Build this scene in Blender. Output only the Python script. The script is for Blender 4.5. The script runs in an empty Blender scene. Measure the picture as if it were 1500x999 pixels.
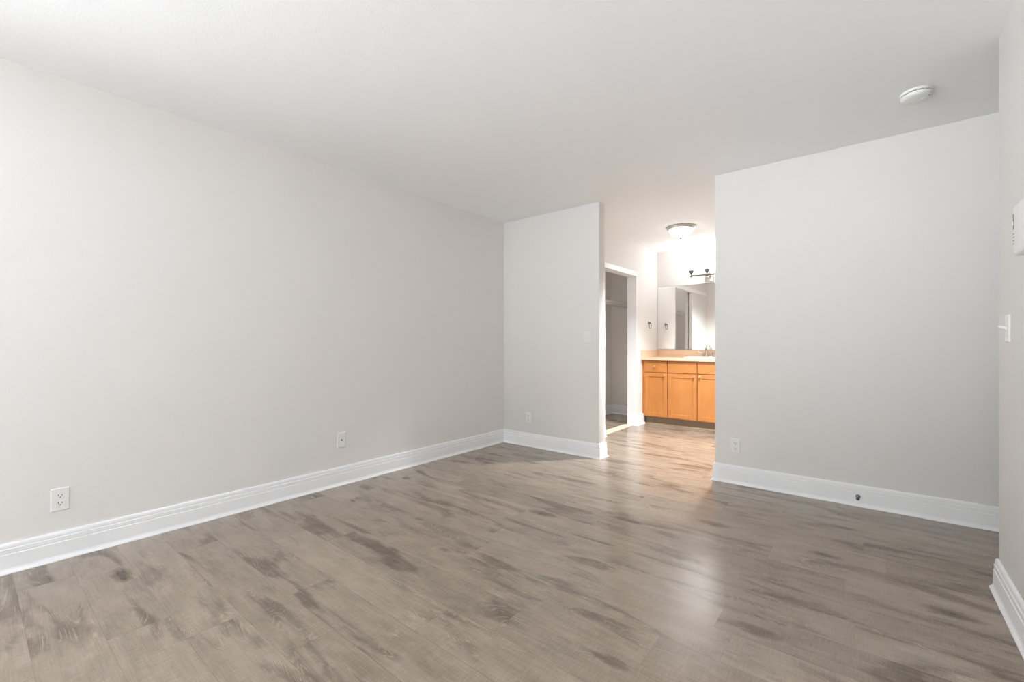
import bpy, bmesh, math, random
from mathutils import Vector, Matrix
random.seed(7)
PI = math.pi
sc = bpy.context.scene

# ------------------------------------------------------------------ camera, world, exposure
cam_d = bpy.data.cameras.new('camera')
cam = bpy.data.objects.new('camera', cam_d)
sc.collection.objects.link(cam)
cam.location = (0, 0, 1.088)
cam.rotation_euler = (PI / 2, 0, 0.6815)
cam_d.sensor_width = 36.0
cam_d.lens = 36.0 * 651.57 / 1500.0
cam_d.shift_y = 4.4 / 1500.0
cam_d.clip_start = 0.02
sc.camera = cam

SKY = 5.3                # sky outside the added glazed openings behind the camera
GROUND_FILL = 38.5            # bright lower half of the world, added to light the ceiling
SPOT = 530.0             # added unseen downlight for the vanity area, behind the right-hand wall
DOME = 6.5              # ceiling light in the vanity area and its added unseen twin
SHADE = 12.0             # vanity light shades
w = bpy.data.worlds.new('daylight')
sc.world = w
w.use_nodes = True
wn = w.node_tree
bg = wn.nodes['Background']
# unseen glow below the horizon, added to lift the ceiling; soft sky above
tc = wn.nodes.new('ShaderNodeTexCoord')
sx = wn.nodes.new('ShaderNodeSeparateXYZ')
wn.links.new(tc.outputs['Generated'], sx.inputs[0])
mr = wn.nodes.new('ShaderNodeMapRange'); mr.interpolation_type = 'SMOOTHSTEP'
mr.inputs[1].default_value = -0.03; mr.inputs[2].default_value = 0.03
mr.inputs[3].default_value = GROUND_FILL; mr.inputs[4].default_value = SKY
wn.links.new(sx.outputs[2], mr.inputs[0])
wn.links.new(mr.outputs[0], bg.inputs['Strength'])
bg.inputs['Color'].default_value = (0.885, 0.952, 1.0, 1)

# light portals lying in the glazed openings (they guide daylight, they add none)
def portal(name, loc, rot, sx, sy):
    pd = bpy.data.lights.new(name, 'AREA')
    pd.shape = 'RECTANGLE'
    pd.size, pd.size_y = sx, sy
    pd.cycles.is_portal = True
    po = bpy.data.objects.new(name, pd)
    po.location = loc
    po.rotation_euler = rot
    sc.collection.objects.link(po)
portal('daylight_portal', (-1.90, -4.23, 1.25), (PI / 2, 0, 0), 1.0, 1.5)          # shines to +Y
portal('daylight_portal', (-3.23, -2.15, 1.05), (0, -PI / 2, 0), 2.0, 1.5)          # shines to +X

vs = sc.view_settings
sc.display_settings.display_device = 'sRGB'
vs.view_transform = 'Standard'
vs.look = 'None'
vs.gamma = 1.0
vs.use_curve_mapping = False
vs.exposure = 0.0
sc.cycles.denoising_prefilter = 'NONE'
sc.cycles.max_bounces = 14
sc.cycles.diffuse_bounces = 10
sc.cycles.glossy_bounces = 6
sc.cycles.sample_clamp_indirect = 8.0

# ------------------------------------------------------------------ room numbers (metres)
H = 2.44
XL, YB, T = -3.1998, 3.7964, 0.118      # left wall, far wall, wall thickness
XE1, XE2 = -2.0163, -0.9821             # the opening to the vanity area
XR, YR = 0.4318, 2.8715                 # right wall and its corner
XC, YV = -2.456, 6.417                  # closet wall, vanity wall
YJ, YN = 5.652, 4.775                   # closet opening, far and near jamb
YF = -4.20                              # wall behind the camera
XH = 1.75                               # end of the passage on the right

# ------------------------------------------------------------------ materials
def new_mat(name):
    m = bpy.data.materials.new(name)
    m.use_nodes = True
    nt = m.node_tree
    return m, nt, nt.nodes['Principled BSDF']

def plain(name, col, rough=0.5, metal=0.0, bump=0.0, bscale=200.0, emit=0.0, ecol=None, var=0.0):
    m, nt, b = new_mat(name)
    b.inputs['Base Color'].default_value = (*col, 1)
    b.inputs['Roughness'].default_value = rough
    b.inputs['Metallic'].default_value = metal
    geo = nt.nodes.new('ShaderNodeNewGeometry')
    nz = nt.nodes.new('ShaderNodeTexNoise')
    nz.inputs['Scale'].default_value = bscale
    nz.inputs['Detail'].default_value = 3
    nt.links.new(geo.outputs['Position'], nz.inputs['Vector'])
    if var:
        mx = nt.nodes.new('ShaderNodeMix'); mx.data_type = 'RGBA'
        mx.inputs[6].default_value = (*[c * (1 - var) for c in col], 1)
        mx.inputs[7].default_value = (*[min(1, c * (1 + var)) for c in col], 1)
        nt.links.new(nz.outputs['Fac'], mx.inputs[0])
        nt.links.new(mx.outputs[2], b.inputs['Base Color'])
    if bump:
        bp = nt.nodes.new('ShaderNodeBump')
        bp.inputs['Strength'].default_value = bump
        bp.inputs['Distance'].default_value = 0.002
        nt.links.new(nz.outputs['Fac'], bp.inputs['Height'])
        nt.links.new(bp.outputs['Normal'], b.inputs['Normal'])
    if emit:
        b.inputs['Emission Color'].default_value = (*(ecol or col), 1)
        b.inputs['Emission Strength'].default_value = emit
    return m

M = {}
M['wall'] = plain('wall_paint', (0.785, 0.768, 0.750), 0.75, bump=0.30, bscale=170)
M['ceiling'] = plain('ceiling_paint', (0.92, 0.93, 0.945), 0.85, bump=0.30, bscale=140)
M['trim'] = plain('white_trim_paint', (0.90, 0.908, 0.925), 0.38, bump=0.03, bscale=60)
M['plastic'] = plain('white_plastic', (0.83, 0.83, 0.81), 0.32, bump=0.02, bscale=90)
M['slot'] = plain('dark_slot', (0.035, 0.033, 0.03), 0.6, var=0.1)
M['greyslot'] = plain('grey_slot', (0.22, 0.22, 0.21), 0.6, var=0.1)
M['nickel'] = plain('brushed_nickel', (0.62, 0.59, 0.55), 0.28, 1.0, bump=0.03, bscale=400)
M['bronze'] = plain('dark_nickel', (0.20, 0.185, 0.17), 0.35, 0.9, bump=0.03, bscale=400)
M['brass'] = plain('satin_brass', (0.78, 0.60, 0.40), 0.30, 1.0, bump=0.02, bscale=400)
M['rubber'] = plain('dark_rubber', (0.07, 0.07, 0.075), 0.6, bump=0.05)
M['wire'] = plain('white_coated_wire', (0.80, 0.79, 0.77), 0.4, var=0.03)
M['dome'] = plain('lit_frosted_dome', (0.9, 0.88, 0.84), 0.4, emit=DOME, ecol=(0.95, 0.98, 1.0), var=0.02)
M['lens'] = plain('added_downlight_lens', (0.9, 0.88, 0.84), 0.4, emit=6.0, ecol=(0.95, 0.98, 1.0), var=0.02)  # glow of the added downlight
M['added_globe'] = plain('added_closet_globe', (0.9, 0.88, 0.84), 0.4, emit=40.0, ecol=(1.0, 0.97, 0.93), var=0.02)  # glow of the lamp added inside the closet
M['shade'] = plain('lit_frosted_shade', (0.9, 0.88, 0.84), 0.4, emit=SHADE, ecol=(0.95, 0.98, 1.0), var=0.02)
M['counter'] = plain('beige_laminate', (0.80, 0.585, 0.41), 0.30, var=0.12, bscale=45)
M['porcelain'] = plain('white_porcelain', (0.86, 0.85, 0.83), 0.12, var=0.01)
M['strip'] = plain('pale_wood_strip', (0.80, 0.64, 0.46), 0.45, var=0.06, bscale=30)
M['toe'] = plain('toe_kick_brown', (0.26, 0.19, 0.13), 0.5, var=0.15, bscale=25)
M['mirror'] = plain('silvered_glass', (0.90, 0.905, 0.90), 0.015, 1.0)
M['glassedge'] = plain('mirror_edge', (0.30, 0.33, 0.31), 0.3, var=0.05)
M['alu'] = plain('white_window_frame', (0.75, 0.75, 0.75), 0.4, var=0.02)

def glass_mat():
    m, nt, b = new_mat('window_glass')
    nt.nodes.remove(b)
    out = nt.nodes['Material Output']
    tr = nt.nodes.new('ShaderNodeBsdfTransparent')
    gl = nt.nodes.new('ShaderNodeBsdfGlossy'); gl.inputs['Roughness'].default_value = 0.02
    mx = nt.nodes.new('ShaderNodeMixShader'); mx.inputs[0].default_value = 0.06
    nt.links.new(tr.outputs[0], mx.inputs[1]); nt.links.new(gl.outputs[0], mx.inputs[2])
    nt.links.new(mx.outputs[0], out.inputs['Surface'])
    return m
M['glass'] = glass_mat()

class N:
    """small node-graph writer"""
    def __init__(s, nt): s.nt = nt
    def math(s, op, a, b=None, c=None, clamp=False):
        n = s.nt.nodes.new('ShaderNodeMath'); n.operation = op; n.use_clamp = clamp
        for i, v in enumerate((a, b, c)):
            if v is None: continue
            if hasattr(v, 'is_linked'): s.nt.links.new(v, n.inputs[i])
            else: n.inputs[i].default_value = v
        return n.outputs[0]
    def comb(s, x, y, z=0.0):
        n = s.nt.nodes.new('ShaderNodeCombineXYZ')
        for i, v in enumerate((x, y, z)):
            if hasattr(v, 'is_linked'): s.nt.links.new(v, n.inputs[i])
            else: n.inputs[i].default_value = v
        return n.outputs[0]
    def white(s, vec):
        n = s.nt.nodes.new('ShaderNodeTexWhiteNoise'); n.noise_dimensions = '3D'
        s.nt.links.new(vec, n.inputs['Vector']); return n.outputs['Value'], n.outputs['Color']
    def noise(s, vec, scale=1.0, detail=4.0, rough=0.55, dist=0.0):
        n = s.nt.nodes.new('ShaderNodeTexNoise')
        n.inputs['Scale'].default_value = scale; n.inputs['Detail'].default_value = detail
        n.inputs['Roughness'].default_value = rough; n.inputs['Distortion'].default_value = dist
        s.nt.links.new(vec, n.inputs['Vector']); return n.outputs['Fac']
    def smooth(s, v, lo, hi, a=0.0, b=1.0):
        n = s.nt.nodes.new('ShaderNodeMapRange'); n.interpolation_type = 'SMOOTHSTEP'
        s.nt.links.new(v, n.inputs[0])
        for i, q in enumerate((lo, hi, a, b)): n.inputs[1 + i].default_value = q
        return n.outputs[0]
    def mix(s, f, a, b):
        n = s.nt.nodes.new('ShaderNodeMix'); n.data_type = 'RGBA'
        for idx, v in ((0, f), (6, a), (7, b)):
            if hasattr(v, 'is_linked'): s.nt.links.new(v, n.inputs[idx])
            else: n.inputs[idx].default_value = v if idx == 0 else (*v, 1)
        return n.outputs[2]

def floor_mat():
    m, nt, b = new_mat('grey_oak_vinyl_planks')
    g = N(nt)
    geo = nt.nodes.new('ShaderNodeNewGeometry')
    sep = nt.nodes.new('ShaderNodeSeparateXYZ')
    nt.links.new(geo.outputs['Position'], sep.inputs[0])
    x, y = sep.outputs[0], sep.outputs[1]
    PW, PL = 0.186, 1.22
    v = g.math('DIVIDE', g.math('ADD', y, 10.084), PW)
    row = g.math('FLOOR', v); fv = g.math('FRACT', v)
    r0, _ = g.white(g.comb(row, 3.7, 1.3))
    u = g.math('DIVIDE', g.math('ADD', g.math('ADD', x, 20.0), g.math('MULTIPLY', r0, PL)), PL)
    pk = g.math('FLOOR', u); fu = g.math('FRACT', u)
    r1, rc = g.white(g.comb(row, pk, 5.1))
    s3 = nt.nodes.new('ShaderNodeSeparateColor'); nt.links.new(rc, s3.inputs[0])
    ra, rb, rcc = s3.outputs[0], s3.outputs[1], s3.outputs[2]
    off = g.math('MULTIPLY', r1, 37.0)
    X = g.math('ADD', x, off)
    Y = g.math('ADD', y, g.math('MULTIPLY', ra, 11.0))
    # broad dark heartwood drifting along the plank
    heart = g.noise(g.comb(g.math('MULTIPLY', X, 1.7), g.math('MULTIPLY', Y, 7.5), off), 1.0, 3.0, 0.45, 0.9)
    dark = g.smooth(heart, 0.50, 0.70)
    # cathedral veins: contour lines of a stretched field
    fld = g.noise(g.comb(g.math('MULTIPLY', X, 1.15), g.math('MULTIPLY', Y, 7.5), off), 1.0, 2.0, 0.40, 0.9)
    ring = g.math('FRACT', g.math('MULTIPLY', fld, 34.0))
    vein = g.math('MULTIPLY', g.smooth(g.math('ABSOLUTE', g.math('SUBTRACT', ring, 0.5)), 0.0, 0.26, 1.0, 0.0), 1.0)
    vmask = g.math('MULTIPLY', g.smooth(heart, 0.47, 0.60), g.smooth(g.noise(g.comb(g.math('MULTIPLY', X, 9.0), g.math('MULTIPLY', Y, 26.0)), 1.0, 3.0), 0.40, 0.62))
    vein = g.math('MULTIPLY', vein, vmask)
    # fine fibre, saw marks
    fib = g.noise(g.comb(g.math('MULTIPLY', X, 9.0), g.math('MULTIPLY', Y, 230.0)), 1.0, 4.0, 0.65)
    fib2 = g.noise(g.comb(g.math('MULTIPLY', X, 3.0), g.math('MULTIPLY', Y, 55.0), 4.0), 1.0, 5.0, 0.6)
    saw = g.noise(g.comb(g.math('MULTIPLY', X, 190.0), g.math('MULTIPLY', Y, 16.0), 9.0), 1.0, 3.0, 0.6)
    mott = g.noise(g.comb(g.math('MULTIPLY', X, 5.0), g.math('MULTIPLY', Y, 14.0), 2.0), 1.0, 4.0, 0.6)
    # knots
    vo = nt.nodes.new('ShaderNodeTexVoronoi'); vo.inputs['Scale'].default_value = 1.0
    kn = g.noise(g.comb(g.math('MULTIPLY', X, 20.0), g.math('MULTIPLY', Y, 40.0), 3.0), 1.0, 3.0)
    kv = g.comb(g.math('ADD', g.math('MULTIPLY', X, 1.9), g.math('MULTIPLY', kn, 0.10)), g.math('ADD', g.math('MULTIPLY', Y, 4.6), g.math('MULTIPLY', kn, 0.16)), off)
    nt.links.new(kv, vo.inputs['Vector'])
    ks = nt.nodes.new('ShaderNodeSeparateColor'); nt.links.new(vo.outputs['Color'], ks.inputs[0])
    has = g.math('GREATER_THAN', ks.outputs[0], 0.60)
    ksz = g.math('MULTIPLY', g.math('ADD', ks.outputs[1], 0.35), 0.17)
    knot = g.math('MULTIPLY', g.math('SUBTRACT', 1.0, g.math('DIVIDE', vo.outputs['Distance'], ksz), clamp=True), has)
    # value assembly
    val = g.math('ADD', 0.5, g.math('MULTIPLY', g.math('SUBTRACT', r1, 0.5), 0.16))
    val = g.math('SUBTRACT', val, g.math('MULTIPLY', dark, 0.30))
    val = g.math('ADD', val, g.math('MULTIPLY', g.math('SUBTRACT', mott, 0.5), 0.50))
    val = g.math('ADD', val, g.math('MULTIPLY', g.math('SUBTRACT', fib, 0.5), 0.30))
    val = g.math('ADD', val, g.math('MULTIPLY', g.math('SUBTRACT', fib2, 0.5), 0.20))
    val = g.math('ADD', val, g.math('MULTIPLY', g.math('SUBTRACT', saw, 0.5), 0.30))
    val = g.math('ADD', val, g.math('MULTIPLY', vein, 0.24))
    val = g.math('SUBTRACT', val, g.math('MULTIPLY', g.math('POWER', knot, 0.8), 0.55))
    # plank seams
    ev = g.math('MULTIPLY', g.math('MINIMUM', fv, g.math('SUBTRACT', 1.0, fv)), PW)
    eu = g.math('MULTIPLY', g.math('MINIMUM', fu, g.math('SUBTRACT', 1.0, fu)), PL)
    seam = g.smooth(g.math('MINIMUM', ev, eu), 0.0004, 0.0016, 1.0, 0.0)
    val = g.math('SUBTRACT', val, g.math('MULTIPLY', seam, 0.13), clamp=True)
    ramp = nt.nodes.new('ShaderNodeValToRGB')
    cr = ramp.color_ramp
    stops = [(0.0, (0.074, 0.052, 0.036)), (0.25, (0.173, 0.131, 0.096)), (0.5, (0.289, 0.229, 0.176)),
             (0.75, (0.404, 0.333, 0.264)), (1.0, (0.546, 0.466, 0.381))]
    cr.elements[0].position = 0.0; cr.elements[0].color = (*stops[0][1], 1)
    cr.elements[1].position = 1.0; cr.elements[1].color = (*stops[-1][1], 1)
    for p, c in stops[1:-1]:
        e = cr.elements.new(p); e.color = (*c, 1)
    nt.links.new(val, ramp.inputs[0])
    nt.links.new(ramp.outputs[0], b.inputs['Base Color'])
    rg = g.math('ADD', 0.22, g.math('MULTIPLY', mott, 0.03))
    nt.links.new(rg, b.inputs['Roughness'])
    b.inputs['Specular IOR Level'].default_value = 0.9
    bp = nt.nodes.new('ShaderNodeBump')
    bp.inputs['Strength'].default_value = 0.10; bp.inputs['Distance'].default_value = 0.001
    hgt = g.math('SUBTRACT', g.math('MULTIPLY', fib2, 0.5), g.math('MULTIPLY', seam, 1.5))
    nt.links.new(hgt, bp.inputs['Height'])
    nt.links.new(bp.outputs['Normal'], b.inputs['Normal'])
    return m
M['floor'] = floor_mat()

def maple_mat(name, vertical=True, tint=(1, 1, 1)):
    m, nt, b = new_mat(name)
    g = N(nt)
    geo = nt.nodes.new('ShaderNodeNewGeometry')
    sep = nt.nodes.new('ShaderNodeSeparateXYZ'); nt.links.new(geo.outputs['Position'], sep.inputs[0])
    a, c = (sep.outputs[0], sep.outputs[2]) if vertical else (sep.outputs[2], sep.outputs[0])
    gr = g.noise(g.comb(g.math('MULTIPLY', a, 60.0), g.math('MULTIPLY', c, 3.0), sep.outputs[1]), 1.0, 4.0, 0.6, 0.3)
    bl = g.noise(g.comb(g.math('MULTIPLY', a, 7.0), g.math('MULTIPLY', c, 4.0), 2.0), 1.0, 3.0)
    f = g.math('ADD', g.math('MULTIPLY', gr, 0.5), g.math('MULTIPLY', bl, 0.5), clamp=True)
    f = g.smooth(f, 0.3, 0.7)
    col = g.mix(f, tuple(q * t for q, t in zip((0.50, 0.190, 0.045), tint)), tuple(q * t for q, t in zip((0.585, 0.238, 0.062), tint)))
    nt.links.new(col, b.inputs['Base Color'])
    b.inputs['Roughness'].default_value = 0.38
    return m
M['maple'] = maple_mat('honey_maple')
M['maple_h'] = maple_mat('honey_maple_cross', False)

# ------------------------------------------------------------------ mesh helpers
def add_box(bm, x0, x1, y0, y1, z0, z1, bev=0.0, seg=2):
    r = bmesh.ops.create_cube(bm, size=1.0)
    vs_ = r['verts']
    bmesh.ops.scale(bm, verts=vs_, vec=(abs(x1 - x0), abs(y1 - y0), abs(z1 - z0)))
    bmesh.ops.translate(bm, verts=vs_, vec=((x0 + x1) / 2, (y0 + y1) / 2, (z0 + z1) / 2))
    if bev:
        es = list({e for v in vs_ for e in v.link_edges})
        bmesh.ops.bevel(bm, geom=es, offset=bev, segments=seg, profile=0.5, affect='EDGES')
    return bm

def bx(*a, **k):
    return add_box(bmesh.new(), *a, **k)

def add_tube(bm, pts, r, n=10, cap=True):
    """round tube through pts; r a number or one per point"""
    pts = [Vector(p) for p in pts]
    rs = r if isinstance(r, (list, tuple)) else [r] * len(pts)
    rings = []
    up = None
    for i, p in enumerate(pts):
        t = (pts[min(i + 1, len(pts) - 1)] - pts[max(i - 1, 0)]).normalized()
        if up is None:
            up = Vector((0, 0, 1)) if abs(t.z) < 0.9 else Vector((1, 0, 0))
        a = t.cross(up).normalized(); bb = a.cross(t).normalized(); up = bb
        rings.append([bm.verts.new(p + rs[i] * (math.cos(2 * PI * k / n) * a + math.sin(2 * PI * k / n) * bb)) for k in range(n)])
    for r0, r1 in zip(rings, rings[1:]):
        for k in range(n):
            bm.faces.new((r0[k], r0[(k + 1) % n], r1[(k + 1) % n], r1[k]))
    if cap:
        bm.faces.new(rings[0][::-1]); bm.faces.new(rings[-1])
    return bm

def add_lathe(bm, prof, n=32, mat=None, cap=True):
    """prof: (radius, height) list turned round Z, then moved by mat"""
    rings = []
    for r, z in prof:
        if r < 1e-6:
            v = bm.verts.new((0, 0, z)); rings.append([v]); continue
        rings.append([bm.verts.new((r * math.cos(2 * PI * k / n), r * math.sin(2 * PI * k / n), z)) for k in range(n)])
    for a, b in zip(rings, rings[1:]):
        for k in range(n):
            k2 = (k + 1) % n
            if len(a) == 1 and len(b) == 1: continue
            if len(a) == 1: bm.faces.new((a[0], b[k2], b[k]))
            elif len(b) == 1: bm.faces.new((a[k], a[k2], b[0]))
            else: bm.faces.new((a[k], a[k2], b[k2], b[k]))
    if cap:
        if len(rings[0]) > 1: bm.faces.new(rings[0][::-1])
        if len(rings[-1]) > 1: bm.faces.new(rings[-1])
    if mat is not None:
        vs_ = [v for r in rings for v in r]
        bmesh.ops.transform(bm, matrix=mat, verts=vs_)
    return bm

def obj(name, bm, mat, parent=None, smooth=None):
    bmesh.ops.recalc_face_normals(bm, faces=bm.faces)
    me = bpy.data.meshes.new(name)
    bm.to_mesh(me); bm.free()
    me.materials.append(mat)
    o = bpy.data.objects.new(name, me)
    sc.collection.objects.link(o)
    if parent is not None:
        o.parent = parent
    if smooth:
        for p in me.polygons: p.use_smooth = True
        try: me.set_sharp_from_angle(angle=math.radians(smooth))
        except Exception: pass
    return o

def struct(name, bm, mat, smooth=None):
    o = obj(name, bm, mat, smooth=smooth)
    o['kind'] = 'structure'
    return o

def thing(name, label, cat, loc=(0, 0, 0), rotz=0.0, group=None):
    o = bpy.data.objects.new(name, None)
    o.empty_display_size = 0.05
    sc.collection.objects.link(o)
    o.location = loc; o.rotation_euler = (0, 0, rotz)
    o['label'] = label; o['category'] = cat
    if group: o['group'] = group
    return o

# ------------------------------------------------------------------ the shell
struct('floor', bx(XL - T, XH + T, YF - T, YV + T, -0.12, 0.0), M['floor'])
struct('ceiling', bx(XL - T, XH + T, YF - T, YV + T, H, H + 0.12), M['ceiling'])
LY0, LY1, LZ0, LZ1 = -2.90, -1.40, 0.05, 2.05    # glazed opening added in the left wall for daylight, unseen behind the camera
bm = bmesh.new()
add_box(bm, XL - T, XL, LY1, YV + T, 0, H)
add_box(bm, XL - T, XL, YF - T, LY0, 0, H)
add_box(bm, XL - T, XL, LY0, LY1, LZ1, H)
add_box(bm, XL - T, XL, LY0, LY1, 0, LZ0)
struct('wall_left', bm, M['wall'])
struct('wall_back', bx(XL, XE1, YB, YB + T, 0, H, bev=0.006), M['wall'], smooth=40)
struct('wall_back_right', bx(XE2, XH, YB, YB + T, 0, H, bev=0.006), M['wall'], smooth=40)
struct('wall_right', bx(XR, XH + T, YF - T, YR, 0, H, bev=0.006), M['wall'], smooth=40)
struct('wall_passage', bx(XH, XH + T, YR, YB + T, 0, H), M['wall'])
struct('wall_vanity', bx(XL, XR + T, YV, YV + T, 0, H), M['wall'])
struct('wall_bath_right', bx(XR, XR + T, YB + T, YV, 0, H), M['wall'])
# closet wall with the doorway; the near half is two skins with a door pocket between them
bm = bmesh.new()
X2 = XC - T
add_box(bm, XC - 0.050, XC, YB + T, YN, 0, H)
add_box(bm, X2, X2 + 0.044, YB + T, YN, 0, H)
add_box(bm, X2, XC, YN, YJ + 0.012, 2.055, H)
add_box(bm, X2, XC, YJ + 0.012, YV, 0, H)
struct('wall_closet', bm, M['wall'])
# door frame of the closet doorway: header board, far jamb lining
bm = bmesh.new()
add_box(bm, X2 - 0.004, XC + 0.007, YN, YJ, 1.992, 2.055, bev=0.0015)
add_box(bm, XC, XC + 0.007, YB + T + 0.02, YN, 1.992, 2.055, bev=0.0015)
add_box(bm, X2 - 0.004, XC + 0.007, YJ, YJ + 0.012, 0, 2.055, bev=0.0015)
struct('trim_1', bm, M['trim'])
# pale floor strip across the closet doorway
bm = bmesh.new()
add_box(bm, -2.600, -2.478, YN, YJ - 0.03, 0.0, 0.009, bev=0.004)
struct('trim_2', bm, M['strip'])
# wall behind the camera, and unseen glazed openings added to let daylight in
WX0, WX1, WZ0, WZ1 = -2.40, -1.40, 0.50, 2.00  # rear glazed opening, unseen, added for more daylight
bm = bmesh.new()
add_box(bm, XL, WX0, YF - T, YF, 0, H)
add_box(bm, WX1, XR, YF - T, YF, 0, H)
add_box(bm, WX0, WX1, YF - T, YF, WZ1, H)
add_box(bm, WX0, WX1, YF - T, YF, 0, WZ0)
struct('wall_front', bm, M['wall'])

def glazed(name, a0, a1, z0, z1, at, along_x):
    """two-light sliding door frame with panes"""
    mid = (a0 + a1) / 2
    def b(bm, p, q, d0, d1, za, zb, bev=0.0):
        if along_x: add_box(bm, p, q, at + d0, at + d1, za, zb, bev=bev)
        else: add_box(bm, at + d0, at + d1, p, q, za, zb, bev=bev)
    bm = bmesh.new()
    for p, q in ((a0, a0 + .05), (mid - .03, mid + .03), (a1 - .05, a1)):
        b(bm, p, q, -.08, -.03, z0, z1, .003)
    for p, q in ((a0 + .05, mid - .03), (mid + .03, a1 - .05)):
        b(bm, p, q, -.08, -.03, z0, z0 + .05, .003)
        b(bm, p, q, -.08, -.03, z1 - .05, z1, .003)
    fr = struct(name, bm, M['alu'])
    bm = bmesh.new()
    for p, q in ((a0 + .05, mid - .03), (mid + .03, a1 - .05)):
        b(bm, p, q, -.059, -.053, z0 + .05, z1 - .05)
    obj('pane', bm, M['glass'], fr)
glazed('unseen_window_2', WX0, WX1, WZ0, WZ1, YF, True)
glazed('unseen_window_1', LY0, LY1, LZ0, LZ1, XL, False)

# ------------------------------------------------------------------ baseboards (profile swept round the walls, mitred)
PROF = [(0.0, 0.0), (0.0280, 0.0), (0.0278, 0.0035), (0.0245, 0.008), (0.0205, 0.013), (0.0178, 0.019), (0.0165, 0.025),
        (0.0160, 0.0885), (0.0128, 0.0900), (0.0120, 0.0915), (0.0120, 0.0930), (0.0142, 0.0945),
        (0.0142, 0.1130), (0.0110, 0.1145), (0.0102, 0.1160), (0.0102, 0.1175), (0.0118, 0.1190),
        (0.0112, 0.1290), (0.0092, 0.1360), (0.0060, 0.1400), (0.0, 0.1405)]

def sweep_segments(path):
    """mitred lengths of baseboard; room on the right-hand side of the path"""
    P = [Vector((x, y)) for x, y in path]
    nrm = []
    for a, b in zip(P, P[1:]):
        d = (b - a).normalized(); nrm.append(Vector((d.y, -d.x)))
    off = []
    for i in range(len(P)):
        if i == 0: off.append(nrm[0])
        elif i == len(P) - 1: off.append(nrm[-1])
        else:
            n0, n1 = nrm[i - 1], nrm[i]
            off.append((n0 + n1) / (1 + n0.dot(n1)))
    out = []
    for i in range(len(P) - 1):
        bm = bmesh.new()
        ra = [bm.verts.new((P[i].x + off[i].x * d, P[i].y + off[i].y * d, z)) for d, z in PROF]
        rb = [bm.verts.new((P[i + 1].x + off[i + 1].x * d, P[i + 1].y + off[i + 1].y * d, z)) for d, z in PROF]
        n = len(PROF)
        for k in range(n):
            bm.faces.new((ra[k], ra[(k + 1) % n], rb[(k + 1) % n], rb[k]))
        bm.faces.new(ra[::-1]); bm.faces.new(rb)
        out.append(bm)
    return out

def baseboards(path, names):
    for bm, nm in zip(sweep_segments(path), names):
        struct('baseboard_' + nm, bm, M['trim'])

baseboards([(XL, LY1), (XL, YB), (XE1, YB), (XE1, YB + T), (XC, YB + T), (XC, YN - 0.01)],
           ['left', 'back', 'back_end', 'partition', 'closet_near'])
baseboards([(X2 + 0.004, YJ), (XC + 0.007, YJ), (XC + 0.007, 5.895)], ['jamb', 'closet_far'])
baseboards([(XR, YB + T), (XE2, YB + T), (XE2, YB), (XH, YB), (XH, YR), (XR, YR), (XR, YF), (XL, YF)],
           ['bath', 'opening', 'back_right', 'passage', 'corner', 'right', 'front'])
baseboards([(X2, YB + T), (XL, YB + T), (XL, YV), (X2, YV)], ['closet_side', 'closet_back', 'closet_end'])

# ------------------------------------------------------------------ vanity cabinet
VX0, VX1 = XC, -1.000
YFR = 5.863                      # face of the cabinet frame; doors stand 18 mm proud
van = thing('vanity_cabinet', 'honey maple vanity cabinet with shaker doors below the beige countertop', 'cabinet', (0, 0, 0))
bm = bmesh.new()
add_box(bm, VX0 + 0.002, VX0 + 0.020, YFR + 0.02, YV - 0.002, 0.105, 0.866)
add_box(bm, VX1 - 0.018, VX1, YFR + 0.02, YV - 0.002, 0.105, 0.866)
add_box(bm, VX0 + 0.020, VX1 - 0.018, YFR + 0.02, YV - 0.002, 0.105, 0.123)
add_box(bm, VX0 + 0.020, VX1 - 0.018, YV - 0.010, YV - 0.002, 0.123, 0.866)
obj('carcass', bm, M['maple'], van)
bm = bmesh.new()
XS = [VX0 + 0.002, -2.4085, -2.112, -2.093, -1.7355, -1.718, -1.3605, -1.3415, -1.0485, VX1]
for a, b in zip(XS[::2], XS[1::2]):
    add_box(bm, a, b, YFR, YFR + 0.02, 0.105, 0.866)
for a, b in zip(XS[1:-1:2], XS[2::2]):
    for za, zb in ((0.105, 0.128), (0.690, 0.716), (0.848, 0.866)):
        add_box(bm, a, b, YFR, YFR + 0.02, za, zb)
obj('face_frame', bm, M['maple'], van)
bm = bmesh.new()
add_box(bm, VX0 + 0.030, VX1, YFR + 0.065, YFR + 0.083, 0.0, 0.105)
obj('toe_kick', bm, M['toe'], van)
bm = bmesh.new()
PR = [(0, 0), (0.016, 0), (0.0155, 0.006), (0.012, 0.012), (0.006, 0.0155), (0, 0.016)]
ra = [bm.verts.new((VX0 + 0.035, YFR + 0.065 - d, z)) for d, z in PR]
rb = [bm.verts.new((VX1, YFR + 0.065 - d, z)) for d, z in PR]
for k in range(len(PR)):
    bm.faces.new((ra[k], ra[(k + 1) % len(PR)], rb[(k + 1) % len(PR)], rb[k]))
bm.faces.new(ra[::-1]); bm.faces.new(rb)
obj('shoe_strip', bm, M['strip'], van)

def slab(x0, x1, z0, z1):
    return bx(x0, x1, YFR - 0.018, YFR - 0.0006, z0, z1, bev=0.003)

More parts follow.
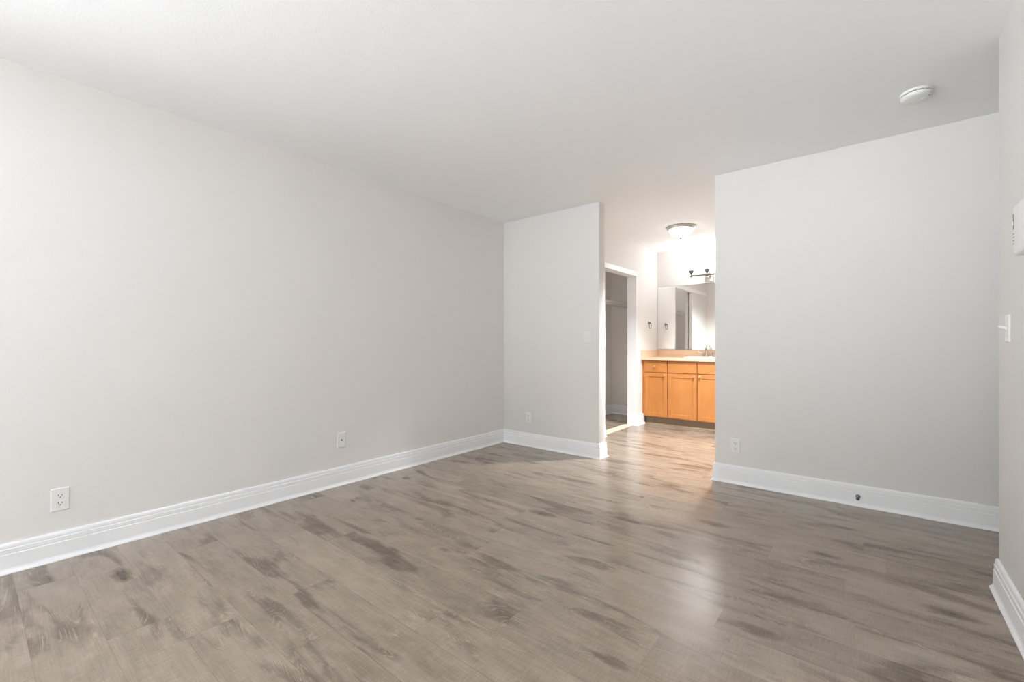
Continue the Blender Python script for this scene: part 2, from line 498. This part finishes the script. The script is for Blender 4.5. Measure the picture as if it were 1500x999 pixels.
def shaker(x0, x1, z0, z1, st=0.048, rec=0.007):
    bm = bmesh.new()
    y0, y1 = YFR - 0.018, YFR - 0.0006
    O = [(x0, z0), (x1, z0), (x1, z1), (x0, z1)]
    I = [(x0 + st, z0 + st), (x1 - st, z0 + st), (x1 - st, z1 - st), (x0 + st, z1 - st)]
    c = 0.003
    J = [(x0 + st + c, z0 + st + c), (x1 - st - c, z0 + st + c), (x1 - st - c, z1 - st - c), (x0 + st + c, z1 - st - c)]
    E_ = [(x0 + .002, z0 + .002), (x1 - .002, z0 + .002), (x1 - .002, z1 - .002), (x0 + .002, z1 - .002)]
    rings = [[bm.verts.new((x, y, z)) for x, z in R] for R, y in ((O, y1), (O, y0 + .002), (E_, y0), (I, y0), (J, y0 + rec))]
    for a, b in zip(rings, rings[1:]):
        for k in range(4):
            bm.faces.new((a[k], a[(k + 1) % 4], b[(k + 1) % 4], b[k]))
    bm.faces.new(rings[0][::-1]); bm.faces.new(rings[-1])
    return bm

def knob(parent, x, z):
    bm = bmesh.new()
    mt = Matrix.Translation((x, YFR - 0.018, z)) @ Matrix.Rotation(PI / 2, 4, 'X')
    add_lathe(bm, [(0.0, 0.0), (0.0075, 0.0), (0.006, 0.004), (0.0055, 0.010), (0.009, 0.014), (0.0140, 0.017),
                   (0.0150, 0.021), (0.0135, 0.025), (0.009, 0.0275), (0.0, 0.0285)], 20, mt, cap=False)
    o = obj('knob', bm, M['brass'], parent, smooth=50)
    o['label'] = 'small satin brass knob'

cols = [(-2.417, -2.1085), (-2.0965, -1.7320), (-1.7215, -1.3570), (-1.3450, -1.0400)]
for i, (a, b) in enumerate(cols):
    dr = obj('drawer', slab(a, b, 0.708, 0.857), M['maple_h'], van)
    if i in (0, 3): knob(dr, (a + b) / 2, 0.790)
    dd = obj('door', shaker(a, b, 0.117, 0.699), M['maple'], van)
    knob(dd, (a + 0.030) if i in (2, 3) else (b - 0.030), 0.672)

# ------------------------------------------------------------------ countertop, splashes, sink, faucet
ctop = thing('countertop', 'beige laminate countertop with backsplash on the maple vanity cabinet', 'countertop', (0, 0, 0))
SX, SY, SA, SB = -1.735, 6.105, 0.245, 0.190     # basin
bm = bmesh.new()
# slab with an oval hole for the basin
cx0, cx1, cy0, cy1, cz0, cz1 = VX0 + 0.001, VX1 + 0.012, 5.822, YV - 0.001, 0.868, 0.904
n = 48
hole_t, hole_b, out_t, out_b = [], [], [], []
for k in range(n):
    a = 2 * PI * k / n
    ca, sa = math.cos(a), math.sin(a)
    hx, hy = SX + (SA - 0.02) * ca, SY + (SB - 0.02) * sa
    tx = ((cx1 - SX) if ca > 0 else (cx0 - SX)) / ca if abs(ca) > 1e-9 else 1e9
    ty = ((cy1 - SY) if sa > 0 else (cy0 - SY)) / sa if abs(sa) > 1e-9 else 1e9
    t = min(abs(tx), abs(ty))
    ox, oy = SX + ca * t, SY + sa * t
    hole_t.append(bm.verts.new((hx, hy, cz1))); hole_b.append(bm.verts.new((hx, hy, cz0)))
    out_t.append((ox, oy)); out_b.append((ox, oy))
corners = [(cx1, cy1), (cx0, cy1), (cx0, cy0), (cx1, cy0)]
ot = [bm.verts.new((x, y, cz1)) for x, y in out_t]; ob_ = [bm.verts.new((x, y, cz0)) for x, y in out_b]
for k in range(n):
    k2 = (k + 1) % n
    extra = None
    p, q = out_t[k], out_t[k2]
    if abs(p[0] - q[0]) > 1e-6 and abs(p[1] - q[1]) > 1e-6:
        extra = min(corners, key=lambda c: (c[0] - p[0]) ** 2 + (c[1] - p[1]) ** 2 + (c[0] - q[0]) ** 2 + (c[1] - q[1]) ** 2)
    if extra:
        et, eb = bm.verts.new((*extra, cz1)), bm.verts.new((*extra, cz0))
        bm.faces.new((hole_t[k], ot[k], et, ot[k2], hole_t[k2]))
        bm.faces.new((hole_b[k], hole_b[k2], ob_[k2], eb, ob_[k]))
        bm.faces.new((ot[k], ob_[k], eb, et)); bm.faces.new((et, eb, ob_[k2], ot[k2]))
    else:
        bm.faces.new((hole_t[k], ot[k], ot[k2], hole_t[k2]))
        bm.faces.new((hole_b[k], hole_b[k2], ob_[k2], ob_[k]))
        bm.faces.new((ot[k], ob_[k], ob_[k2], ot[k2]))
    bm.faces.new((hole_t[k], hole_t[k2], hole_b[k2], hole_b[k]))
obj('worktop', bm, M['counter'], ctop)
obj('front_edge', bx(cx0, cx1, cy0 - 0.004, cy0 + 0.0, cz0, cz1 + 0.001, bev=0.0018), M['counter'], ctop)
obj('backsplash', bx(cx0 + 0.019, cx1, YV - 0.020, YV - 0.001, cz1, 1.005, bev=0.003), M['counter'], ctop)
obj('side_splash', bx(cx0, cx0 + 0.019, cy0 + 0.002, YV - 0.001, cz1, 1.005, bev=0.003), M['counter'], ctop)

sink = thing('sink', 'white oval drop-in sink set into the beige countertop', 'sink', (SX, SY, 0.904))
bm = bmesh.new()
prof = [(1.0, 0.0005), (0.995, 0.007), (0.965, 0.012), (0.92, 0.012), (0.885, 0.006), (0.86, -0.012), (0.80, -0.06),
        (0.62, -0.105), (0.35, -0.122), (0.10, -0.126), (0.10, -0.133), (0.40, -0.130), (0.68, -0.112), (0.86, -0.060), (0.893, -0.010), (0.895, 0.0005)]
rings = [[bm.verts.new((SA * s * math.cos(2 * PI * k / n), SB * s * math.sin(2 * PI * k / n), z)) for k in range(n)] for s, z in prof]
rings.append(rings[0])
for a, b in zip(rings, rings[1:]):
    for k in range(n):
        bm.faces.new((a[k], a[(k + 1) % n], b[(k + 1) % n], b[k]))
obj('basin', bm, M['porcelain'], sink, smooth=50)
bm = bmesh.new()
add_lathe(bm, [(0.0, -0.128), (0.021, -0.128), (0.022, -0.122), (0.016, -0.120), (0.0, -0.120)], 20, cap=False)
obj('drain', bm, M['nickel'], sink, smooth=40)

fau = thing('faucet', 'brushed nickel two-handle faucet behind the white sink', 'faucet', (SX - 0.012, 6.335, 0.904))
bm = bmesh.new()
add_box(bm, -0.085, 0.085, -0.026, 0.026, 0.0, 0.016, bev=0.007, seg=3)
obj('base_plate', bm, M['nickel'], fau, smooth=50)
bm = bmesh.new()
add_tube(bm, [(0, 0.004, 0.012), (0, 0.004, 0.06), (0, 0.0, 0.095), (0, -0.022, 0.122), (0, -0.055, 0.130), (0, -0.088, 0.120), (0, -0.100, 0.100)],
         [0.017, 0.014, 0.013, 0.0125, 0.012, 0.0115, 0.0115], 14)
obj('spout', bm, M['nickel'], fau, smooth=50)
bm = bmesh.new()
add_lathe(bm, [(0.0, 0.0), (0.004, 0.0), (0.004, 0.028), (0.011, 0.030), (0.014, 0.038), (0.011, 0.046), (0.0, 0.050)], 16, Matrix.Translation((0, 0.008, 0.118)), cap=False)
obj('lift_knob', bm, M['nickel'], fau, smooth=50)
for s in (-1, 1):
    bm = bmesh.new()
    add_lathe(bm, [(0.0, 0.014), (0.022, 0.014), (0.020, 0.022), (0.014, 0.034), (0.013, 0.050), (0.017, 0.054), (0.016, 0.062), (0.0, 0.066)], 18,
              Matrix.Translation((s * 0.060, 0, 0)), cap=False)
    h = obj('handle', bm, M['nickel'], fau, smooth=50)
    bm = bmesh.new()
    add_tube(bm, [(s * 0.060, 0, 0.058), (s * 0.085, -0.006, 0.066), (s * 0.112, -0.010, 0.078)], [0.0075, 0.006, 0.0065], 10)
    obj('lever', bm, M['nickel'], h, smooth=50)

# ------------------------------------------------------------------ wall mirror
mir = thing('wall_mirror', 'large frameless mirror on the wall above the beige backsplash', 'mirror', (0, 0, 0))
bm = bx(XC + 0.004, VX1, YV - 0.0070, YV - 0.0008, 1.012, 1.919)
obj('backing', bm, M['glassedge'], mir)
obj('mirror_glass', bx(XC + 0.006, VX1 - .002, YV - 0.0085, YV - 0.0072, 1.014, 1.917), M['mirror'], mir)

# ------------------------------------------------------------------ vanity light
LX, LZ = -1.735, 2.005
vl = thing('vanity_light', 'brushed nickel vanity light with lit bell shades above the mirror', 'light', (LX, YV, LZ))
obj('back_plate', bx(-0.060, 0.060, -0.022, -0.001, -0.065, 0.060, bev=0.006, seg=3), M['nickel'], vl, smooth=50)
bm = bmesh.new()
add_box(bm, -0.022, 0.022, -0.100, -0.020, -0.022, 0.016, bev=0.004)
obj('bracket', bm, M['nickel'], vl, smooth=50)
bm = bmesh.new()
add_tube(bm, [(-0.208, -0.108, 0.020), (-0.1, -0.108, 0.020), (0.1, -0.108, 0.020), (0.208, -0.108, 0.020)], 0.0125, 12)
obj('crossbar', bm, M['bronze'], vl, smooth=50)
for dx in (-0.205, 0.0, 0.205):
    bm = bmesh.new()
    add_lathe(bm, [(0.0, -0.004), (0.010, -0.004), (0.016, 0.006), (0.017, 0.016), (0.013, 0.026), (0.0095, 0.034), (0.012, 0.042),
                   (0.024, 0.062), (0.032, 0.080), (0.035, 0.094), (0.033, 0.097), (0.0, 0.097)], 24, Matrix.Translation((dx, -0.108, 0.0)), cap=False)
    cup = obj('socket_cup', bm, M['bronze'], vl, smooth=40)
    bm = bmesh.new()
    add_lathe(bm, [(0.0, 0.0985), (0.030, 0.0985), (0.034, 0.108), (0.040, 0.130), (0.050, 0.155), (0.066, 0.180), (0.088, 0.202), (0.096, 0.207),
                   (0.095, 0.210), (0.085, 0.206), (0.063, 0.184), (0.046, 0.157), (0.036, 0.130), (0.028, 0.106), (0.0, 0.104)], 32,
              Matrix.Translation((dx, -0.108, 0.0)), cap=False)
    g_ = obj('glass_shade', bm, M['shade'], vl, smooth=50)
    g_['label'] = 'lit white frosted glass bell'

# ------------------------------------------------------------------ flush ceiling light
def ceiling_light(label, x, y):
    fl = thing('ceiling_light', label, 'light', (x, y, H))
    bm = bmesh.new()
    add_lathe(bm, [(0.0, -0.0005), (0.160, -0.0005), (0.163, -0.006), (0.160, -0.014), (0.150, -0.020), (0.146, -0.030), (0.138, -0.034), (0.0, -0.034)], 48, cap=False)
    obj('rim', bm, M['nickel'], fl, smooth=40)
    bm = bmesh.new()
    add_lathe(bm, [(0.0, -0.0345), (0.128, -0.0345), (0.124, -0.054), (0.110, -0.080), (0.088, -0.100), (0.058, -0.114), (0.025, -0.121), (0.0, -0.122)], 48, cap=False)
    obj('glass_dome', bm, M['dome'], fl, smooth=50)
    bm = bmesh.new()
    add_lathe(bm, [(0.0, -0.122), (0.014, -0.1225), (0.015, -0.127), (0.009, -0.131), (0.008, -0.136), (0.0, -0.140)], 16, cap=False)
    obj('finial', bm, M['bronze'], fl, smooth=50)
ceiling_light('lit white dome ceiling light with nickel rim in front of the mirror', -1.722, 5.215)
ceiling_light('added second dome ceiling light filling the vanity area, unseen behind the wall', -0.55, 4.75)  # out-of-view dome added as fill light

# unseen downlight, added to brighten the vanity area floor and cabinet
dl = thing('added_recessed_light', 'added round downlight in the ceiling of the vanity area, unseen behind the right-hand wall', 'light', (-1.08, 4.86, H))
bm = bmesh.new()
add_lathe(bm, [(0.0, -0.0005), (0.074, -0.0005), (0.075, -0.003), (0.070, -0.007), (0.060, -0.007), (0.056, -0.004), (0.0, -0.004)], 40, cap=False)
obj('trim_ring', bm, M['plastic'], dl, smooth=40)
bm = bmesh.new()
add_lathe(bm, [(0.0, -0.0045), (0.055, -0.0045), (0.050, -0.0075), (0.0, -0.009)], 40, cap=False)
obj('lens', bm, M['lens'], dl, smooth=40)
sl = bpy.data.lights.new('added_downlight_lamp', 'SPOT')
sl.energy = SPOT; sl.color = (0.95, 0.98, 1.0)
sl.spot_size = math.radians(108); sl.spot_blend = 1.0; sl.shadow_soft_size = 0.06
so = bpy.data.objects.new('added_downlight_lamp', sl)
sc.collection.objects.link(so)
so.parent = dl
so.location = (0, 0, -0.065)
so.rotation_euler = (Vector((-1.68, 4.72, 0.0)) - Vector((-1.08, 4.86, H))).to_track_quat('-Z', 'Y').to_euler()

# ------------------------------------------------------------------ smoke detector on the bedroom ceiling
sd = thing('smoke_detector', 'round white smoke detector on the bedroom ceiling near the right wall', 'smoke detector', (0.182, 3.222, H))
bm = bmesh.new()
add_lathe(bm, [(0.0, -0.0005), (0.068, -0.0005), (0.069, -0.004), (0.068, -0.012), (0.064, -0.0135), (0.0, -0.0135)], 48, cap=False)
obj('mounting_base', bm, M['plastic'], sd, smooth=40)
bm = bmesh.new()
add_lathe(bm, [(0.0, -0.0137), (0.0605, -0.0137), (0.0605, -0.0172), (0.0, -0.0172)], 48, cap=False)
obj('vent_gap', bm, M['slot'], sd, smooth=40)
bm = bmesh.new()
add_lathe(bm, [(0.0, -0.0174), (0.064, -0.0174), (0.066, -0.020), (0.064, -0.030), (0.058, -0.036), (0.048, -0.039), (0.0, -0.040)], 48, cap=False)
for k in range(12):      # little ribs bridging the vent gap
    a = 2 * PI * k / 12
    bmesh.ops.create_cube(bm, size=1.0, matrix=Matrix.Rotation(a, 4, 'Z') @ Matrix.Translation((0.0625, 0, -0.0155)) @ Matrix.Diagonal((0.004, 0.005, 0.0038, 1)))
obj('cover', bm, M['plastic'], sd, smooth=40)
bm = bmesh.new()
add_lathe(bm, [(0.0, -0.0385), (0.010, -0.0385), (0.010, -0.0412), (0.0085, -0.042), (0.0, -0.042)], 20, Matrix.Translation((0.028, 0.010, 0)), cap=False)
obj('test_button', bm, M['plastic'], sd, smooth=40)
bm = bmesh.new()
add_lathe(bm, [(0.0, -0.036), (0.0028, -0.036), (0.0028, -0.0395), (0.0, -0.0395)], 12, Matrix.Translation((0.050, -0.016, 0)), cap=False)
obj('indicator', bm, M['slot'], sd)

# ------------------------------------------------------------------ wall plates. Local frame: plate on XZ, room towards -Y
def plate_bm(wd=0.070, hg=0.114):
    bm = bmesh.new()
    R = [(wd / 2, hg / 2, -0.0004), (wd / 2, hg / 2, -0.0030), (wd / 2 - 0.004, hg / 2 - 0.004, -0.0062), ]
    rings = [[bm.verts.new((sx * a, y, sz * b)) for sx, sz in ((-1, -1), (1, -1), (1, 1), (-1, 1))] for a, b, y in R]
    for p, q in zip(rings, rings[1:]):
        for k in range(4):
            bm.faces.new((p[k], p[(k + 1) % 4], q[(k + 1) % 4], q[k]))
    bm.faces.new(rings[0][::-1]); bm.faces.new(rings[-1])
    return bm

def disc(bm, x, z, r, y0, y1, n=14, flat=None):
    """short cylinder standing out to -Y; flat clips its top and bottom like a receptacle face"""
    pts = []
    for k in range(n):
        a = 2 * PI * k / n
        px, pz = r * math.cos(a), r * math.sin(a)
        if flat: pz = max(-flat, min(flat, pz))
        pts.append((x + px, z + pz))
    A = [bm.verts.new((px, y0, pz)) for px, pz in pts]; B = [bm.verts.new((px, y1, pz)) for px, pz in pts]
    for k in range(n):
        bm.faces.new((A[k], A[(k + 1) % n], B[(k + 1) % n], B[k]))
    bm.faces.new(A[::-1]); bm.faces.new(B)
    return bm

def screw(parent, x, z):
    bm = disc(bmesh.new(), x, z, 0.0028, -0.0060, -0.0072, 12)
    obj('screw', bm, M['plastic'], parent)

def outlet(label, loc, rz):
    t = thing('power_outlet', label, 'outlet', loc, rz, 'duplex wall outlets')
    obj('cover_plate', plate_bm(), M['plastic'], t)
    for s in (1, -1):
        f = obj('receptacle', disc(bmesh.new(), 0, s * 0.0195, 0.0172, -0.0060, -0.0085, 32, flat=0.0142), M['plastic'], t)
        for dx, hh in ((-0.0064, 0.0042), (0.0064, 0.0034)):
            obj('slot', bx(dx - 0.0013, dx + 0.0013, -0.0090, -0.0083, s * 0.0195 + 0.003 - hh, s * 0.0195 + 0.003 + hh), M['slot'], f)
        obj('slot', disc(bmesh.new(), 0, s * 0.0195 - 0.0075, 0.0026, -0.0083, -0.0090, 14), M['slot'], f)
    screw(t, 0, 0)
    return t

def switch(label, loc, rz, up=1, lev=0.017):
    t = thing('light_switch', label, 'switch', loc, rz, 'toggle light switches')
    obj('cover_plate', plate_bm(), M['plastic'], t)
    obj('toggle_slot', bx(-0.005, 0.005, -0.0066, -0.0058, -0.012, 0.012), M['plastic'], t)
    bm = bmesh.new()
    a = [(-0.0045, -0.006), (0.0045, -0.006), (0.0045, 0.006), (-0.0045, 0.006)]
    dz = 0.010 * up
    A = [bm.verts.new((x, -0.0062, z)) for x, z in a]
    B = [bm.verts.new((x * 0.75, -0.0062 - lev, z * 0.55 + dz)) for x, z in a]
    for k in range(4): bm.faces.new((A[k], A[(k + 1) % 4], B[(k + 1) % 4], B[k]))
    bm.faces.new(A[::-1]); bm.faces.new(B)
    obj('toggle', bm, M['plastic'], t)
    for z in (0.030, -0.030): screw(t, 0, z)
    return t

RL, RR = PI / 2, -PI / 2          # plate on the left wall faces +X, on the right wall -X
outlet('white duplex outlet low on the left wall near the camera', (XL, 0.308, 0.302), RL)
outlet('white duplex outlet low on the narrow wall left of the vanity opening', (-2.850, YB, 0.302), 0)
outlet('white duplex outlet on the far wall just right of the vanity opening', (-0.832, YB, 0.293), 0)
cx_ = thing('cable_plate', 'white cable plate with one dark jack on the long left wall', 'wall plate', (XL, 1.843, 0.345), RL)
obj('cover_plate', plate_bm(0.071, 0.118), M['plastic'], cx_)
obj('jack', disc(bmesh.new(), 0, 0.0, 0.0062, -0.0060, -0.0110, 20), M['slot'], cx_)
for z in (0.042, -0.042): screw(cx_, 0, z)
switch('white toggle switch on the narrow wall left of the vanity opening', (-2.144, YB, 1.153), 0, up=-1)
switch('white toggle switch on the right wall under the white box', (XR, 2.690, 1.152), RR, up=1, lev=0.024)

# ------------------------------------------------------------------ white box on the right wall, cut by the frame
wb = thing('wall_control', 'rounded white control box on the right wall above the light switch', 'wall control', (XR, 2.27, 1.500), RR)
# local x -> world -y ; far end (world y 2.43) is local x = -0.155
bm = bmesh.new()
add_box(bm, -0.155, 0.155, -0.034, -0.0006, -0.092, 0.092, bev=0.012, seg=4)
obj('cover', bm, M['plastic'], wb, smooth=50)
bm = bmesh.new()
add_box(bm, -0.142, -0.131, -0.0352, -0.0335, 0.004, 0.060, bev=0.0005)
obj('slider_slot', bm, M['greyslot'], wb)
bm = bmesh.new()
add_box(bm, -0.1405, -0.1325, -0.0372, -0.0350, 0.020, 0.034, bev=0.001)
obj('slider', bm, M['plastic'], wb)
for k in range(4):
    obj('vent_slit', bx(-0.142, -0.128, -0.0348, -0.0335, -0.050 + k * 0.012, -0.047 + k * 0.012), M['greyslot'], wb)

# ------------------------------------------------------------------ door stop on the far baseboard
ds = thing('door_stop', 'small dark door stop screwed into the white baseboard of the far wall', 'door stop', (-0.077, YB - 0.0162, 0.066))
bm = bmesh.new(); RX = Matrix.Rotation(PI / 2, 4, 'X')
add_lathe(bm, [(0.0, 0.0), (0.013, 0.0), (0.013, 0.003), (0.008, 0.006), (0.0, 0.006)], 20, RX, cap=False)
obj('flange', bm, M['bronze'], ds, smooth=40)
bm = bmesh.new()
add_lathe(bm, [(0.0, 0.006), (0.0055, 0.006), (0.0055, 0.052), (0.0, 0.052)], 16, RX, cap=False)
obj('rod', bm, M['bronze'], ds, smooth=40)
bm = bmesh.new()
add_lathe(bm, [(0.0, 0.052), (0.009, 0.052), (0.010, 0.056), (0.0095, 0.066), (0.006, 0.070), (0.0, 0.071)], 18, RX, cap=False)
obj('bumper', bm, M['rubber'], ds, smooth=40)

# ------------------------------------------------------------------ towel ring on the closet wall
tr = thing('towel_ring', 'small nickel towel ring on the wall between closet doorway and mirror', 'towel ring', (XC, 6.085, 1.385), RL)
bm = bmesh.new()
add_lathe(bm, [(0.0, 0.0005), (0.020, 0.0005), (0.020, 0.006), (0.014, 0.010), (0.009, 0.013), (0.009, 0.024), (0.011, 0.027), (0.009, 0.032), (0.0, 0.033)], 20, RX, cap=False)
obj('mount', bm, M['bronze'], tr, smooth=40)
bm = bmesh.new()
pts = []
for k in range(25):
    a = 2 * PI * k / 24
    px, pz = math.sin(a), math.cos(a)
    k4 = (abs(px) ** 4 + abs(pz) ** 4) ** 0.25
    pts.append((0.036 * px / k4 * (1.0 if pz < 0.3 else 0.93), -0.024, -0.036 + 0.040 * pz / k4))
add_tube(bm, pts, 0.0042, 8, cap=False)
bmesh.ops.remove_doubles(bm, verts=bm.verts, dist=0.0004)
obj('ring', bm, M['bronze'], tr, smooth=60)

# ------------------------------------------------------------------ unseen lamp added on the closet ceiling to brighten the inside
cl = thing('added_closet_light', 'added round closet ceiling light, unseen behind the doorway header', 'light', (-2.86, 4.55, H))
bm = bmesh.new()
add_lathe(bm, [(0.0, -0.0005), (0.060, -0.0005), (0.060, -0.012), (0.052, -0.018), (0.0, -0.018)], 32, cap=False)
obj('base', bm, M['plastic'], cl, smooth=40)
bm = bmesh.new()
add_lathe(bm, [(0.0, -0.0185), (0.050, -0.0185), (0.052, -0.040), (0.040, -0.062), (0.020, -0.072), (0.0, -0.074)], 32, cap=False)
obj('globe', bm, M['added_globe'], cl, smooth=50)

# ------------------------------------------------------------------ wire shelf inside the closet
ws = thing('wire_shelf', 'white wire shelf inside the closet behind the doorway', 'shelf', (0, 0, 0))
SZ, SXF = 1.712, -2.905
bm = bmesh.new()
y = YB + T + 0.02
while y < YV - 0.01:
    add_box(bm, XL + 0.004, SXF, y - 0.0016, y + 0.0016, SZ - 0.0016, SZ + 0.0016)
    add_box(bm, SXF - 0.0016, SXF + 0.0016, y - 0.0016, y + 0.0016, SZ - 0.030, SZ)
    y += 0.0254
obj('wire_deck', bm, M['wire'], ws)
for nm, px, pz in (('front_rail', SXF, SZ - 0.001), ('front_rail', SXF, SZ - 0.030), ('back_rail', XL + 0.010, SZ - 0.004)):
    obj(nm, add_tube(bmesh.new(), [(px, YB + T + 0.003, pz), (px, 5.0, pz), (px, YV - 0.003, pz)], 0.0038, 8), M['wire'], ws, smooth=50)
obj('hanging_rod', add_tube(bmesh.new(), [(SXF - 0.02, YB + T + 0.003, SZ - 0.058), (SXF - 0.02, 5.0, SZ - 0.058), (SXF - 0.02, YV - 0.003, SZ - 0.058)], 0.007, 10), M['wire'], ws, smooth=50)
for ye, s in ((YB + T, 1), (YV, -1)):
    bm = bmesh.new()
    add_box(bm, SXF - 0.034, SXF + 0.012, ye + s * 0.0005, ye + s * 0.012, SZ - 0.070, SZ + 0.012, bev=0.003)
    obj('end_bracket', bm, M['plastic'], ws)
